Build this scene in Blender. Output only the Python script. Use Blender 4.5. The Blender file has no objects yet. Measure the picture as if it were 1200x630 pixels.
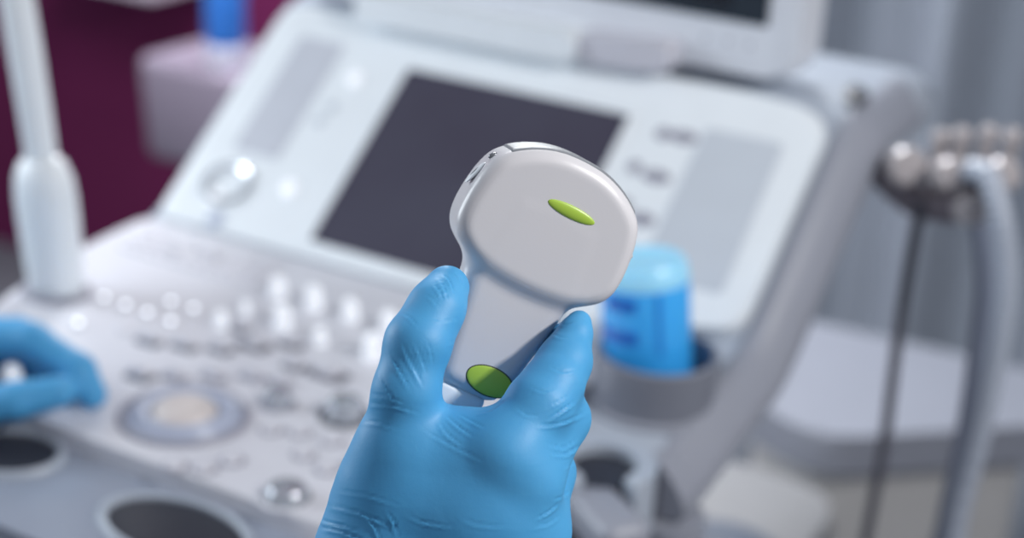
import bpy, bmesh, math, random
import numpy as np
from mathutils import Vector, Matrix
random.seed(7)
C = bpy.context.scene.collection

# ------------------------------------------------------------------ camera
F = 1937.0
CAM = np.array([0.758, -1.027, 0.509])
Rw = np.array([[0.86, 0.232, -0.454], [0.507, -0.295, 0.81], [0.054, -0.927, -0.371]])
u_, s_, vt_ = np.linalg.svd(Rw)
Rw = u_ @ vt_                                  # camera axes (x right, y down, z forward) in world

def cp(px, py, d):                             # point in the camera's frame, metres
    return np.array([(px-600)/F*d, (py-315)/F*d, d])
def wp(px, py, d):
    return CAM + Rw @ cp(px, py, d)
def ray(px, py): return Rw @ np.array([(px-600)/F, (py-315)/F, 1.0])
def kz(px, py, z=0.0):
    d = ray(px, py); return CAM + d*((z-CAM[2])/d[2])
def yy(px, py, y):
    d = ray(px, py); return CAM + d*((y-CAM[1])/d[1])
TH = math.radians(40)
def panel_pt(x, v, n=0.0):                     # point on the sloping touch panel
    return np.array([x, v*math.cos(TH)-n*math.sin(TH), v*math.sin(TH)+n*math.cos(TH)])

cam = bpy.data.objects.new('camera', bpy.data.cameras.new('camera'))
C.objects.link(cam)
cam.data.sensor_width = 36; cam.data.lens = F*36/1200
M = Matrix.Identity(4)
for i in range(3):
    M[i][0] = Rw[i, 0]; M[i][1] = -Rw[i, 1]; M[i][2] = -Rw[i, 2]; M[i][3] = CAM[i]
cam.matrix_world = M
cam.data.dof.use_dof = True
cam.data.dof.focus_distance = 0.592
cam.data.dof.aperture_fstop = 4.7
cam.data.clip_start = 0.02
bpy.context.scene.camera = cam
bpy.context.scene.view_settings.view_transform = 'Standard'

# ------------------------------------------------------------------ materials
def lin(c):
    r = []
    for v in c:
        v = v/255.0
        r.append(v/12.92 if v <= 0.04045 else ((v+0.055)/1.055)**2.4)
    return (*r, 1.0)
def mat(name, rgb, rough=0.4, metal=0.0, var=0.04, scale=30.0, bump=0.0, bscale=400.0, sss=0.0, coat=0.0,
        emit=None, estr=0.0, trans=0.0, spec=0.5, rgb2=None):
    m = bpy.data.materials.new(name); m.use_nodes = True
    nt = m.node_tree; N = nt.nodes; L = nt.links
    b = N['Principled BSDF']
    tc = N.new('ShaderNodeTexCoord')
    nz = N.new('ShaderNodeTexNoise'); nz.inputs['Scale'].default_value = scale; nz.inputs['Detail'].default_value = 3
    L.new(tc.outputs['Object'], nz.inputs['Vector'])
    mx = N.new('ShaderNodeMix'); mx.data_type = 'RGBA'
    c = lin(rgb)
    c2 = lin(rgb2) if rgb2 else (*[k*(1-var*2) for k in c[:3]], 1)
    mx.inputs[6].default_value = c2; mx.inputs[7].default_value = c
    L.new(nz.outputs['Fac'], mx.inputs[0]); L.new(mx.outputs[2], b.inputs['Base Color'])
    b.inputs['Roughness'].default_value = rough; b.inputs['Metallic'].default_value = metal
    b.inputs['Specular IOR Level'].default_value = spec
    if coat: b.inputs['Coat Weight'].default_value = coat; b.inputs['Coat Roughness'].default_value = 0.08
    if sss:
        b.inputs['Subsurface Weight'].default_value = sss
        b.inputs['Subsurface Radius'].default_value = (0.3, 0.6, 1.0); b.inputs['Subsurface Scale'].default_value = 0.004
    if trans: b.inputs['Transmission Weight'].default_value = trans
    if emit: b.inputs['Emission Color'].default_value = lin(emit); b.inputs['Emission Strength'].default_value = estr
    if bump:
        n2 = N.new('ShaderNodeTexNoise'); n2.inputs['Scale'].default_value = bscale; n2.inputs['Detail'].default_value = 4
        L.new(tc.outputs['Object'], n2.inputs['Vector'])
        bp = N.new('ShaderNodeBump'); bp.inputs['Strength'].default_value = bump; bp.inputs['Distance'].default_value = 0.0006
        L.new(n2.outputs['Fac'], bp.inputs['Height']); L.new(bp.outputs['Normal'], b.inputs['Normal'])
    return m

m_white = mat('white_console_plastic', (232, 238, 243), 0.38)
m_keys = mat('pale_grey_keyboard_plastic', (216, 217, 225), 0.35)
m_shell = mat('cool_grey_shell_plastic', (172, 181, 194), 0.42)
m_rim = mat('mid_grey_rim_plastic', (150, 154, 166), 0.42)
m_dark = mat('dark_grey_plastic', (72, 74, 84), 0.45)
m_well = mat('grey_key_well', (112, 112, 124), 0.5)
m_recess_shade = mat('black_grey_recess_shade', (46, 48, 58), 0.5)  # shade inside openings, put into the colour
m_label = mat('soft_grey_label', (198, 205, 214), 0.4)
m_greykey = mat('slate_grey_key', (150, 150, 164), 0.35)
m_screen = mat('dark_touch_glass', (76, 78, 92), 0.25, coat=0.2, spec=0.35, rgb2=(54, 46, 64), scale=7)  # second tone paints soft purplish reflections into the glass
m_mon = mat('monitor_screen_glass', (38, 52, 62), 0.2, coat=0.3, rgb2=(28, 34, 46), scale=6)
m_monb = mat('monitor_housing_plastic', (218, 222, 230), 0.38)
m_mons = mat('grey_mauve_housing_plastic', (200, 200, 210), 0.42)
m_glossw = mat('glossy_white_key', (245, 247, 250), 0.12, coat=0.6, emit=(235, 240, 250), estr=0.35)  # slight emission stands in for bright specular highlights on the white
m_glint = mat('white_key_glint', (250, 252, 255), 0.2, emit=(240, 247, 255), estr=2.2)  # emission stands in for tiny specular highlights
m_key = mat('light_grey_key', (216, 216, 224), 0.28)
m_chrome = mat('satin_chrome', (205, 210, 218), 0.22, metal=0.7)
m_beige = mat('warm_ivory_ball', (216, 208, 206), 0.3)
m_blring = mat('pale_blue_grey_ring', (178, 186, 206), 0.35)  # plain pale blue-grey plastic
m_probe = mat('white_probe_plastic', (208, 207, 211), 0.33, var=0.01, bump=0.03, bscale=900)
m_lens = mat('grey_rubber_lens', (128, 132, 138), 0.45)
m_green = mat('leaf_green_inlay', (166, 198, 72), 0.35, var=0.03)
m_line = mat('dark_seam_line', (48, 56, 40), 0.5)
m_steel = mat('grey_metal_recess', (120, 124, 130), 0.3, metal=0.4)
m_collar = mat('pale_grey_collar', (196, 202, 210), 0.3)
m_cable = mat('grey_probe_cable', (140, 145, 155), 0.45)
m_sleeve = mat('white_coat_cotton', (212, 217, 226), 0.8, bump=0.4, bscale=1200)
m_tube = mat('ribbed_grey_hose', (172, 180, 194), 0.3)
m_tubed = mat('blue_grey_hose', (120, 128, 146), 0.4)
m_tubex = mat('charcoal_cable', (88, 88, 98), 0.4)
m_clamp = mat('warm_grey_clamp', (176, 170, 172), 0.3, metal=0.2)
m_clampd = mat('mauve_grey_bracket', (128, 120, 128), 0.4)
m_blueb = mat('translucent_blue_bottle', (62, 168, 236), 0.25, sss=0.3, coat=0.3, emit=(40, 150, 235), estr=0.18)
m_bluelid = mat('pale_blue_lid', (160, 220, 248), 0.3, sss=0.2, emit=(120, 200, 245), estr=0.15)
m_bluek = mat('deep_blue_print', (18, 104, 206), 0.3)
m_blue2 = mat('cobalt_blue_bottle', (46, 112, 196), 0.35)
m_body = mat('light_grey_base_plastic', (186, 188, 192), 0.45)
m_cab = mat('pale_blue_grey_laminate', (152, 156, 168), 0.45)
m_cabf = mat('warm_grey_laminate', (204, 203, 202), 0.5)
m_box = mat('mauve_grey_box', (136, 128, 144), 0.6)
m_purple = mat('plum_purple_paint', (112, 20, 82), 0.85, scale=2.0, rgb2=(94, 14, 66))
m_floor = mat('grey_vinyl_floor', (120, 124, 132), 0.5, scale=3)

def glove_mat(name, wr=1.0):
    m = bpy.data.materials.new(name); m.use_nodes = True
    nt = m.node_tree; N = nt.nodes; L = nt.links; b = N['Principled BSDF']
    tc = N.new('ShaderNodeTexCoord')
    nz = N.new('ShaderNodeTexNoise'); nz.inputs['Scale'].default_value = 28; nz.inputs['Detail'].default_value = 4
    L.new(tc.outputs['Object'], nz.inputs['Vector'])
    mx = N.new('ShaderNodeMix'); mx.data_type = 'RGBA'
    mx.inputs[6].default_value = lin((66, 148, 200)); mx.inputs[7].default_value = lin((82, 164, 215))
    L.new(nz.outputs['Fac'], mx.inputs[0]); L.new(mx.outputs[2], b.inputs['Base Color'])
    b.inputs['Roughness'].default_value = 0.52
    b.inputs['Specular IOR Level'].default_value = 0.4
    b.inputs['Subsurface Weight'].default_value = 0.15
    b.inputs['Subsurface Radius'].default_value = (0.3, 0.7, 1.0); b.inputs['Subsurface Scale'].default_value = 0.003
    # stretched-rubber wrinkles: low, direction-warped noise
    mp = N.new('ShaderNodeMapping'); mp.inputs['Scale'].default_value = (1.0, 0.35, 1.0)
    mp.inputs['Rotation'].default_value = (0.3, 0.5, 0.9)
    L.new(tc.outputs['Object'], mp.inputs['Vector'])
    w = N.new('ShaderNodeTexNoise'); w.inputs['Scale'].default_value = 120; w.inputs['Detail'].default_value = 3
    w.inputs['Distortion'].default_value = 0.6
    L.new(mp.outputs['Vector'], w.inputs['Vector'])
    bp = N.new('ShaderNodeBump'); bp.inputs['Strength'].default_value = 0.12*wr; bp.inputs['Distance'].default_value = 0.0012
    L.new(w.outputs['Fac'], bp.inputs['Height'])
    f = N.new('ShaderNodeTexNoise'); f.inputs['Scale'].default_value = 1500; f.inputs['Detail'].default_value = 2
    L.new(tc.outputs['Object'], f.inputs['Vector'])
    b2 = N.new('ShaderNodeBump'); b2.inputs['Strength'].default_value = 0.10; b2.inputs['Distance'].default_value = 0.0003
    L.new(f.outputs['Fac'], b2.inputs['Height']); L.new(bp.outputs['Normal'], b2.inputs['Normal'])
    L.new(b2.outputs['Normal'], b.inputs['Normal'])
    return m
m_glove = glove_mat('blue_nitrile_rubber')

# ------------------------------------------------------------------ objects
ORIG = {}
def tag(o, label, cat, group=None):
    o['label'] = label; o['category'] = cat
    if group: o['group'] = group
    return o
def thing(name, loc, label, cat, group=None):
    o = bpy.data.objects.new(name, None); C.objects.link(o); o.empty_display_size = 0.05
    o.location = Vector(loc); ORIG[o.name] = np.array(loc, float)
    return tag(o, label, cat, group)
def link(name, me, m, parent=None, smooth=True, label=None, origin=None):
    """me holds world coordinates; rebase on the parent's origin"""
    o = bpy.data.objects.new(name, me); C.objects.link(o)
    n = len(me.vertices); co = np.empty(n*3); me.vertices.foreach_get('co', co); co = co.reshape(-1, 3)
    own = np.array(origin, float) if origin is not None else co.mean(0)
    me.vertices.foreach_set('co', (co-own).ravel()); me.update()
    base = ORIG[parent.name] if parent else np.zeros(3)
    o.location = Vector(own-base); ORIG[o.name] = own
    if parent: o.parent = parent
    if m: me.materials.append(m)
    if smooth: me.polygons.foreach_set('use_smooth', [True]*len(me.polygons))
    if label: o['label'] = label
    return o
def auto(me, ang=35):
    try: me.set_sharp_from_angle(angle=math.radians(ang))
    except Exception: pass
def bm_mesh(bm, name='m'):
    bmesh.ops.recalc_face_normals(bm, faces=bm.faces)
    me = bpy.data.meshes.new(name); bm.to_mesh(me); bm.free(); return me
def xform(bm, mtx):
    bmesh.ops.transform(bm, matrix=mtx, verts=bm.verts)
def basis(o, x, y, z):
    m = Matrix.Identity(4)
    for i in range(3):
        m[i][0] = x[i]; m[i][1] = y[i]; m[i][2] = z[i]; m[i][3] = o[i]
    return m
IDB = basis((0, 0, 0), (1, 0, 0), (0, 1, 0), (0, 0, 1))
def panel_basis(x, v, n=0.0):
    o = panel_pt(x, v, n)
    return basis(o, (1, 0, 0), (0, math.cos(TH), math.sin(TH)), (0, -math.sin(TH), math.cos(TH)))
def at(p, rz=0.0, rx=0.0, ry=0.0):
    return Matrix.Translation(Vector(p)) @ Matrix.Rotation(rz, 4, 'Z') @ Matrix.Rotation(rx, 4, 'X') @ Matrix.Rotation(ry, 4, 'Y')

def box(name, size, mtx, m, parent, bev=0.003, seg=3, label=None, taper=None):
    bm = bmesh.new(); bmesh.ops.create_cube(bm, size=1)
    bmesh.ops.scale(bm, vec=size, verts=bm.verts)
    if taper:
        for v in bm.verts:
            if v.co.z < 0: v.co.x *= taper; v.co.y *= taper
    if bev: bmesh.ops.bevel(bm, geom=bm.edges[:], offset=bev, segments=seg, profile=0.5, affect='EDGES')
    xform(bm, mtx); me = bm_mesh(bm); o = link(name, me, m, parent, label=label); auto(me, 40); return o
def round_poly(pts, r, n=6):
    out = []
    k = len(pts)
    for i in range(k):
        p0 = np.array(pts[i-1], float); p1 = np.array(pts[i], float); p2 = np.array(pts[(i+1) % k], float)
        rr = r[i] if isinstance(r, (list, tuple)) else r
        a = p0-p1; b = p2-p1; la = np.linalg.norm(a); lb = np.linalg.norm(b)
        rr = min(rr, la*0.49, lb*0.49)
        A = p1+a/la*rr; B = p1+b/lb*rr
        for j in range(n+1):
            t = j/n; out.append((1-t)**2*A+2*t*(1-t)*p1+t*t*B)
    return out
def prism(name, pts, z0, z1, mtx, m, parent, bev=0.002, seg=3, label=None, both=False):
    bm = bmesh.new()
    bot = [bm.verts.new((p[0], p[1], z0)) for p in pts]; top = [bm.verts.new((p[0], p[1], z1)) for p in pts]
    k = len(pts)
    ft = bm.faces.new(top); fb = bm.faces.new(bot[::-1])
    for i in range(k): bm.faces.new((bot[i], bot[(i+1) % k], top[(i+1) % k], top[i]))
    if bev:
        es = list(ft.edges)+(list(fb.edges) if both else [])
        bmesh.ops.bevel(bm, geom=es, offset=bev, segments=seg, profile=0.5, affect='EDGES')
    bmesh.ops.triangulate(bm, faces=[f for f in bm.faces if len(f.verts) > 8])
    xform(bm, mtx); me = bm_mesh(bm); o = link(name, me, m, parent, label=label); auto(me, 35); return o
def lathe(name, prof, mtx, m, parent, n=32, label=None, sx=1.0, sy=1.0):
    bm = bmesh.new(); rings = []
    for (r, z) in prof:
        if r < 1e-6: rings.append([bm.verts.new((0, 0, z))])
        else: rings.append([bm.verts.new((r*sx*math.cos(2*math.pi*i/n), r*sy*math.sin(2*math.pi*i/n), z)) for i in range(n)])
    for a, b in zip(rings, rings[1:]):
        for i in range(n):
            j = (i+1) % n
            if len(a) == 1 and len(b) == 1: continue
            if len(a) == 1: bm.faces.new((a[0], b[i], b[j]))
            elif len(b) == 1: bm.faces.new((a[i], a[j], b[0]))
            else: bm.faces.new((a[i], a[j], b[j], b[i]))
    xform(bm, mtx); me = bm_mesh(bm); o = link(name, me, m, parent, label=label); auto(me, 40); return o
def spline(pts, n=12, closed=False):
    P = [np.array(p, float) for p in pts]; k = len(P); out = []
    rng = range(k if closed else k-1)
    for i in rng:
        if closed: p0, p1, p2, p3 = P[i-1], P[i], P[(i+1) % k], P[(i+2) % k]
        else: p0, p1, p2, p3 = P[max(i-1, 0)], P[i], P[i+1], P[min(i+2, k-1)]
        for j in range(n):
            t = j/n
            out.append(0.5*((2*p1)+(-p0+p2)*t+(2*p0-5*p1+4*p2-p3)*t*t+(-p0+3*p1-3*p2+p3)*t**3))
    if not closed: out.append(P[-1])
    return out
def tube(name, pts, r, m, parent, n=16, sub=10, label=None, ribs=0, sub_spline=True):
    path = spline(pts, sub) if sub_spline else [np.array(p, float) for p in pts]
    bm = bmesh.new(); rings = []; k = len(path)
    nrm = None
    for i, p in enumerate(path):
        t = path[min(i+1, k-1)]-path[max(i-1, 0)]; t = t/np.linalg.norm(t)
        if nrm is None:
            a = np.array([0, 0, 1.0]) if abs(t[2]) < 0.9 else np.array([1.0, 0, 0]); nrm = np.cross(t, a)
        nrm = nrm-t*(nrm@t); nrm /= np.linalg.norm(nrm); bn = np.cross(t, nrm)
        if callable(r): rr = r(i/(k-1))
        else: rr = r
        if ribs: rr *= 1+0.05*math.sin(i*math.pi*ribs)
        rings.append([bm.verts.new(p+rr*(math.cos(2*math.pi*j/n)*nrm+math.sin(2*math.pi*j/n)*bn)) for j in range(n)])
    for a, b in zip(rings, rings[1:]):
        for j in range(n): bm.faces.new((a[j], a[(j+1) % n], b[(j+1) % n], b[j]))
    bm.faces.new(rings[0]); bm.faces.new(rings[-1][::-1])
    me = bm_mesh(bm); return link(name, me, m, parent, label=label)
def ellipsoid(name, rad, mtx, m, parent, label=None, seg=24, zmin=None):
    bm = bmesh.new(); bmesh.ops.create_uvsphere(bm, u_segments=seg, v_segments=seg//2, radius=1)
    bmesh.ops.scale(bm, vec=rad, verts=bm.verts); xform(bm, mtx)
    return link(name, bm_mesh(bm), m, parent, label=label)

# ------------------------------------------------------------------ implicit surfaces
def surface_nets(G, org, h):
    nx, ny, nz = G.shape
    S = G < 0
    c = np.zeros((nx-1, ny-1, nz-1), int)
    offs = [(i, j, k) for i in (0, 1) for j in (0, 1) for k in (0, 1)]
    def sub(A, o): return A[o[0]:nx-1+o[0], o[1]:ny-1+o[1], o[2]:nz-1+o[2]]
    for o in offs: c += sub(S, o)
    act = (c > 0) & (c < 8)
    ids = -np.ones(act.shape, int); idx = np.argwhere(act); ids[act] = np.arange(len(idx))
    pos = np.zeros((len(idx), 3)); cnt = np.zeros(len(idx))
    for a in offs:
        for ax in range(3):
            if a[ax] == 1: continue
            b = list(a); b[ax] = 1
            va = sub(G, a)[act]; vb = sub(G, b)[act]
            cr = (va < 0) != (vb < 0)
            t = np.where(cr, va/np.where(cr, va-vb, 1), 0)
            p = np.array(a, float)[None, :].repeat(len(idx), 0); p[:, ax] += t
            pos[cr] += p[cr]; cnt[cr] += 1
    pos = pos/cnt[:, None]+idx
    V = np.array(org)+pos*h
    faces = []
    for ax in range(3):
        o = [(1, 2), (2, 0), (0, 1)][ax]
        sl0 = [slice(None)]*3; sl1 = [slice(None)]*3
        sl0[ax] = slice(0, -1); sl1[ax] = slice(1, None)
        A = S[tuple(sl0)]; B = S[tuple(sl1)]
        cr = A != B
        e = np.argwhere(cr)
        ok = (e[:, o[0]] > 0) & (e[:, o[1]] > 0) & (e[:, o[0]] < G.shape[o[0]]-1) & (e[:, o[1]] < G.shape[o[1]]-1)
        e = e[ok]
        def cell(d0, d1):
            q = e.copy(); q[:, o[0]] -= d0; q[:, o[1]] -= d1
            return ids[q[:, 0], q[:, 1], q[:, 2]]
        q = np.stack([cell(1, 1), cell(0, 1), cell(0, 0), cell(1, 0)], 1)
        flip = ~A[e[:, 0], e[:, 1], e[:, 2]]
        q[flip] = q[flip][:, ::-1]
        faces.append(q)
    return V, np.concatenate(faces)
def grid(lo, hi, h):
    ax = [np.arange(lo[i], hi[i]+h, h) for i in range(3)]
    return np.meshgrid(*ax, indexing='ij')
def smin(a, b, k):
    t = np.clip(0.5+0.5*(b-a)/k, 0, 1)
    return b*(1-t)+a*t-k*t*(1-t)
def cone(P, a, b, ra, rb):
    a = np.array(a); b = np.array(b); ab = b-a; L = ab@ab
    t = np.clip(((P[0]-a[0])*ab[0]+(P[1]-a[1])*ab[1]+(P[2]-a[2])*ab[2])/L, 0, 1)
    return np.sqrt((P[0]-a[0]-ab[0]*t)**2+(P[1]-a[1]-ab[1]*t)**2+(P[2]-a[2]-ab[2]*t)**2)-(ra+(rb-ra)*t)
def chain(P, pts, k=0.003):
    d = None
    for q0, q1 in zip(pts, pts[1:]):
        e = cone(P, cp(*q0[:3]), cp(*q1[:3]), q0[3]/1000, q1[3]/1000)
        d = e if d is None else smin(d, e, k)
    return d
def nets_mesh(G, lo, h, T=None, smooth=2):
    V, Fc = surface_nets(G, lo, h)
    # light smoothing (neighbour average) to remove voxel stepping
    e = np.concatenate([Fc[:, [0, 1]], Fc[:, [1, 2]], Fc[:, [2, 3]], Fc[:, [3, 0]]])
    deg = np.bincount(e.ravel(), minlength=len(V)).astype(float)
    for _ in range(smooth):
        for lam in (0.5, -0.52):
            acc = np.zeros_like(V)
            for ax in range(3):
                acc[:, ax] = np.bincount(e[:, 0], V[e[:, 1], ax], len(V))+np.bincount(e[:, 1], V[e[:, 0], ax], len(V))
            V = V+lam*(acc/deg[:, None]-V)
    return V, Fc
def to_mesh(V, Fc, name='m'):
    me = bpy.data.meshes.new(name)
    me.from_pydata(V.tolist(), [], Fc.tolist()); me.update()
    bm = bmesh.new(); bm.from_mesh(me); bmesh.ops.recalc_face_normals(bm, faces=bm.faces); bm.to_mesh(me); bm.free()
    return me
def vnormals(V, Fc):
    a = V[Fc[:, 2]]-V[Fc[:, 0]]; b = V[Fc[:, 3]]-V[Fc[:, 1]]; fn = np.cross(a, b)
    n = np.zeros_like(V)
    for i in range(4):
        for ax in range(3): n[:, ax] += np.bincount(Fc[:, i], fn[:, ax], len(V))
    return n/np.maximum(np.linalg.norm(n, axis=1), 1e-12)[:, None]

# ================================================================== THE ROOM
def struct(name, size, loc, m):
    o = box(name, size, Matrix.Translation(Vector(loc)), m, None, bev=0)
    o['kind'] = 'structure'; return o
struct('floor', (5.0, 4.4, 0.04), (-0.3, -0.3, -0.92), m_floor)
struct('wall_back', (5.0, 0.08, 2.7), (-0.3, 1.50, 0.45), m_purple)

# folded grey curtain on the right
def curtain():
    x0, x1 = -0.28, 1.55; z0, z1 = -0.86, 1.6
    bm = bmesh.new(); cols = 200; rows = 12; vs = []
    for j in range(rows+1):
        z = z0+(z1-z0)*j/rows; row = []
        for i in range(cols+1):
            x = x0+(x1-x0)*i/cols
            y = 1.28+0.030*math.sin(x*26+0.6*math.sin(x*7)+0.15*z)+0.014*math.sin(x*61+1.3)
            row.append(bm.verts.new((x, y, z)))
        vs.append(row)
    for j in range(rows):
        for i in range(cols): bm.faces.new((vs[j][i], vs[j][i+1], vs[j+1][i+1], vs[j+1][i]))
    me = bm_mesh(bm); m = mat('pale_blue_grey_cloth', (152, 160, 172), 0.85, bump=0.2, bscale=900)
    o = link('curtain', me, m, None); sm = o.modifiers.new('thickness', 'SOLIDIFY'); sm.thickness = 0.003
    tag(o, 'pale blue-grey folded curtain hanging behind the right side of the machine', 'curtain')
curtain()

# wall shelf at top left
o = box('wall_shelf', (0.36, 0.20, 0.03), at((-1.50, 1.36, -0.19)), mat('white_shelf_board', (206, 198, 212), 0.5), None, bev=0.004)
tag(o, 'narrow white shelf board fixed on the plum purple wall at upper left', 'shelf')

# pale box on a post
t = thing('instrument_trolley', (-0.86, 0.98, -0.90), 'pale mauve-grey instrument trolley standing in front of the purple wall', 'trolley')
box('tray_box', (0.30, 0.20, 0.17), at((-0.865, 0.98, -0.262)), m_box, t, bev=0.018, taper=0.93)
lathe('post', [(0, 0), (0.022, 0), (0.022, 0.52), (0, 0.52)], at((-0.86, 0.98, -0.865)), m_dark, t)
lathe('base', [(0, 0), (0.17, 0), (0.175, 0.012), (0.15, 0.03), (0.03, 0.045), (0, 0.045)], at((-0.86, 0.98, -0.90)), m_dark, t)
b0 = (-0.868, 0.925, -0.177)
t = thing('spray_bottle', b0, 'tall cobalt blue bottle with a white foot on the mauve-grey trolley box', 'bottle')
lathe('foot_ring', [(0, 0), (0.026, 0), (0.030, 0.006), (0.030, 0.030), (0.026, 0.038), (0, 0.038)], at(b0), mat('white_bottle_foot', (206, 208, 224), 0.4), t)
lathe('bottle_body', [(0, 0.034), (0.029, 0.036), (0.031, 0.05), (0.031, 0.17), (0.024, 0.19), (0.012, 0.2), (0, 0.2)], at(b0), m_blue2, t)
lathe('cap', [(0, 0.2), (0.013, 0.2), (0.013, 0.225), (0, 0.227)], at(b0), m_white, t)

# ================================================================== THE MACHINE
US = thing('ultrasound_machine', (0.11, 0.12, -0.90),
           'white and grey ultrasound machine with a dark touch screen, keyboard deck and monitor above', 'ultrasound machine')
# curved grey shell: side profile swept across the width
prof_top = [(-0.42, -0.040), (-0.40, -0.030), (-0.345, -0.018), (-0.20, -0.012), (-0.10, -0.009), (-0.055, -0.008), (-0.015, -0.005),
            (0.02, 0.010), (0.06, 0.045), (0.12, 0.095), (0.175, 0.1415), (0.205, 0.158), (0.25, 0.163), (0.34, 0.160), (0.365, 0.15)]
prof_bot = [(0.37, 0.12), (0.33, 0.10), (0.24, 0.095), (0.19, 0.085), (0.12, 0.038), (0.05, -0.02), (0.0, -0.045), (-0.06, -0.054),
            (-0.2, -0.062), (-0.34, -0.068), (-0.41, -0.06)]
def shell():
    top = spline(prof_top, 5); bot = spline(prof_bot, 5)
    P = [tuple(p) for p in top]+[tuple(p) for p in bot]
    stations = [(-0.188, 0.011), (-0.1865, 0.006), (-0.182, 0.002), (-0.174, 0), (0.358, 0), (0.370, 0.0015), (0.379, 0.006), (0.386, 0.013), (0.391, 0.022)]
    cen = []
    n_t = len(top); n_b = len(bot)
    bm = bmesh.new(); rings = []
    Pn = np.array(P); k = len(P)
    # inward normal
    nr = []
    for i in range(k):
        tng = Pn[(i+1) % k]-Pn[i-1]; tng /= np.linalg.norm(tng); nr.append(np.array([tng[1], -tng[0]]))
    nr = np.array(nr)
    for x, ins in stations:
        ring = []
        for i in range(k):
            q = Pn[i]+nr[i]*(ins if i < n_t else ins*0.35)
            # plan taper: the deck narrows to the front on the left
            xx = x
            if x < 0 and q[0] < -0.02: xx = x+min(1, (-0.02-q[0])/0.33)*0.085
            if x > 0.3 and q[0] < -0.118: xx = x-min(1, (-0.118-q[0])/0.025)**1.5*0.085
            ring.append(bm.verts.new((xx, q[0], q[1])))
        rings.append(ring)
    for a, b in zip(rings, rings[1:]):
        for i in range(k): bm.faces.new((a[i], a[(i+1) % k], b[(i+1) % k], b[i]))
    f1 = bm.faces.new(rings[0]); f2 = bm.faces.new(rings[-1][::-1])
    bmesh.ops.triangulate(bm, faces=[f1, f2])
    me = bm_mesh(bm); o = link('shell', me, m_shell, US, label='curved cool grey shell'); auto(me, 50)
shell()
# darker outer rim strip running down the right flank
def rim():
    top = spline([(-0.132, -0.022), (-0.118, -0.022), (-0.10, -0.022), (-0.05, -0.010), (0.0, -0.002), (0.03, 0.008), (0.07, 0.040), (0.13, 0.092), (0.185, 0.136), (0.215, 0.147), (0.30, 0.150)], 6)
    bm = bmesh.new(); rings = []
    for i, p in enumerate(top):
        t = top[min(i+1, len(top)-1)]-top[max(i-1, 0)]; t /= np.linalg.norm(t); n = np.array([-t[1], t[0]])
        ring = []
        for (dx, dn) in [(0.366, 0.012), (0.373, 0.0135), (0.3785, 0.011), (0.386, 0.003), (0.394, -0.008), (0.398, -0.019), (0.394, -0.026), (0.366, -0.028)]:
            q = p+n*dn; ring.append(bm.verts.new((dx, q[0], q[1])))
        rings.append(ring)
    k = 8
    for a, b in zip(rings, rings[1:]):
        for i in range(k): bm.faces.new((a[i], a[(i+1) % k], b[(i+1) % k], b[i]))
    bm.faces.new(rings[0]); bm.faces.new(rings[-1][::-1])
    me = bm_mesh(bm); link('side_rim', me, m_rim, US, label='mid grey rim along the right flank'); auto(me, 50)
rim()
# white deck carrying the keyboard
deck_pts = round_poly([(-0.180, -0.006), (-0.172, -0.10), (-0.136, -0.235), (-0.075, -0.338), (0.262, -0.338), (0.283, -0.20), (0.292, -0.006)],
                      [0.012, 0.06, 0.06, 0.03, 0.03, 0.06, 0.012])
deck = prism('keyboard_deck', deck_pts, -0.022, 0.0, IDB, m_keys, US, bev=0.004, label='pale grey keyboard deck')
# panel face
pan_pts = round_poly([(-0.172, -0.002), (0.245, -0.002), (0.262, 0.030), (0.362, 0.030), (0.362, 0.236), (0.30, 0.241), (-0.172, 0.241)],
                     [0.01, 0.01, 0.02, 0.028, 0.030, 0.02, 0.02])
pan = prism('control_panel', pan_pts, -0.016, 0.006, panel_basis(0, 0), m_white, US, bev=0.003, label='white sloping control panel')
PB = lambda x, v, n=0.006: panel_basis(x, v, n)
ts = prism('touch_screen', round_poly([(-0.014, 0.013), (0.201, 0.013), (0.201, 0.196), (-0.014, 0.196)], 0.0015, 2), 0.0, 0.0006, PB(0, 0), m_screen, US, bev=0, label='dark blank touch screen')
# raised lip round the screen
def frame_strip(name, x0, x1, v0, v1, w, h, m, parent):
    bm = bmesh.new()
    prof = [(0, 0), (0.1*w, h*0.7), (0.4*w, h), (0.7*w, h*0.7), (w, 0)]
    cs = [(x0, v0, -1, -1), (x1, v0, 1, -1), (x1, v1, 1, 1), (x0, v1, -1, 1)]
    rings = [[bm.verts.new((x+sx*o, v+sv*o, hh)) for (o, hh) in prof] for (x, v, sx, sv) in cs]
    for i in range(4):
        a = rings[i]; b = rings[(i+1) % 4]
        for j in range(len(prof)-1): bm.faces.new((a[j], a[j+1], b[j+1], b[j]))
    xform(bm, PB(0, 0)); link(name, bm_mesh(bm), m, parent, smooth=False)
frame_strip('screen_bezel', -0.014, 0.201, 0.013, 0.196, 0.007, 0.0022, m_white, ts)
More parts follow.
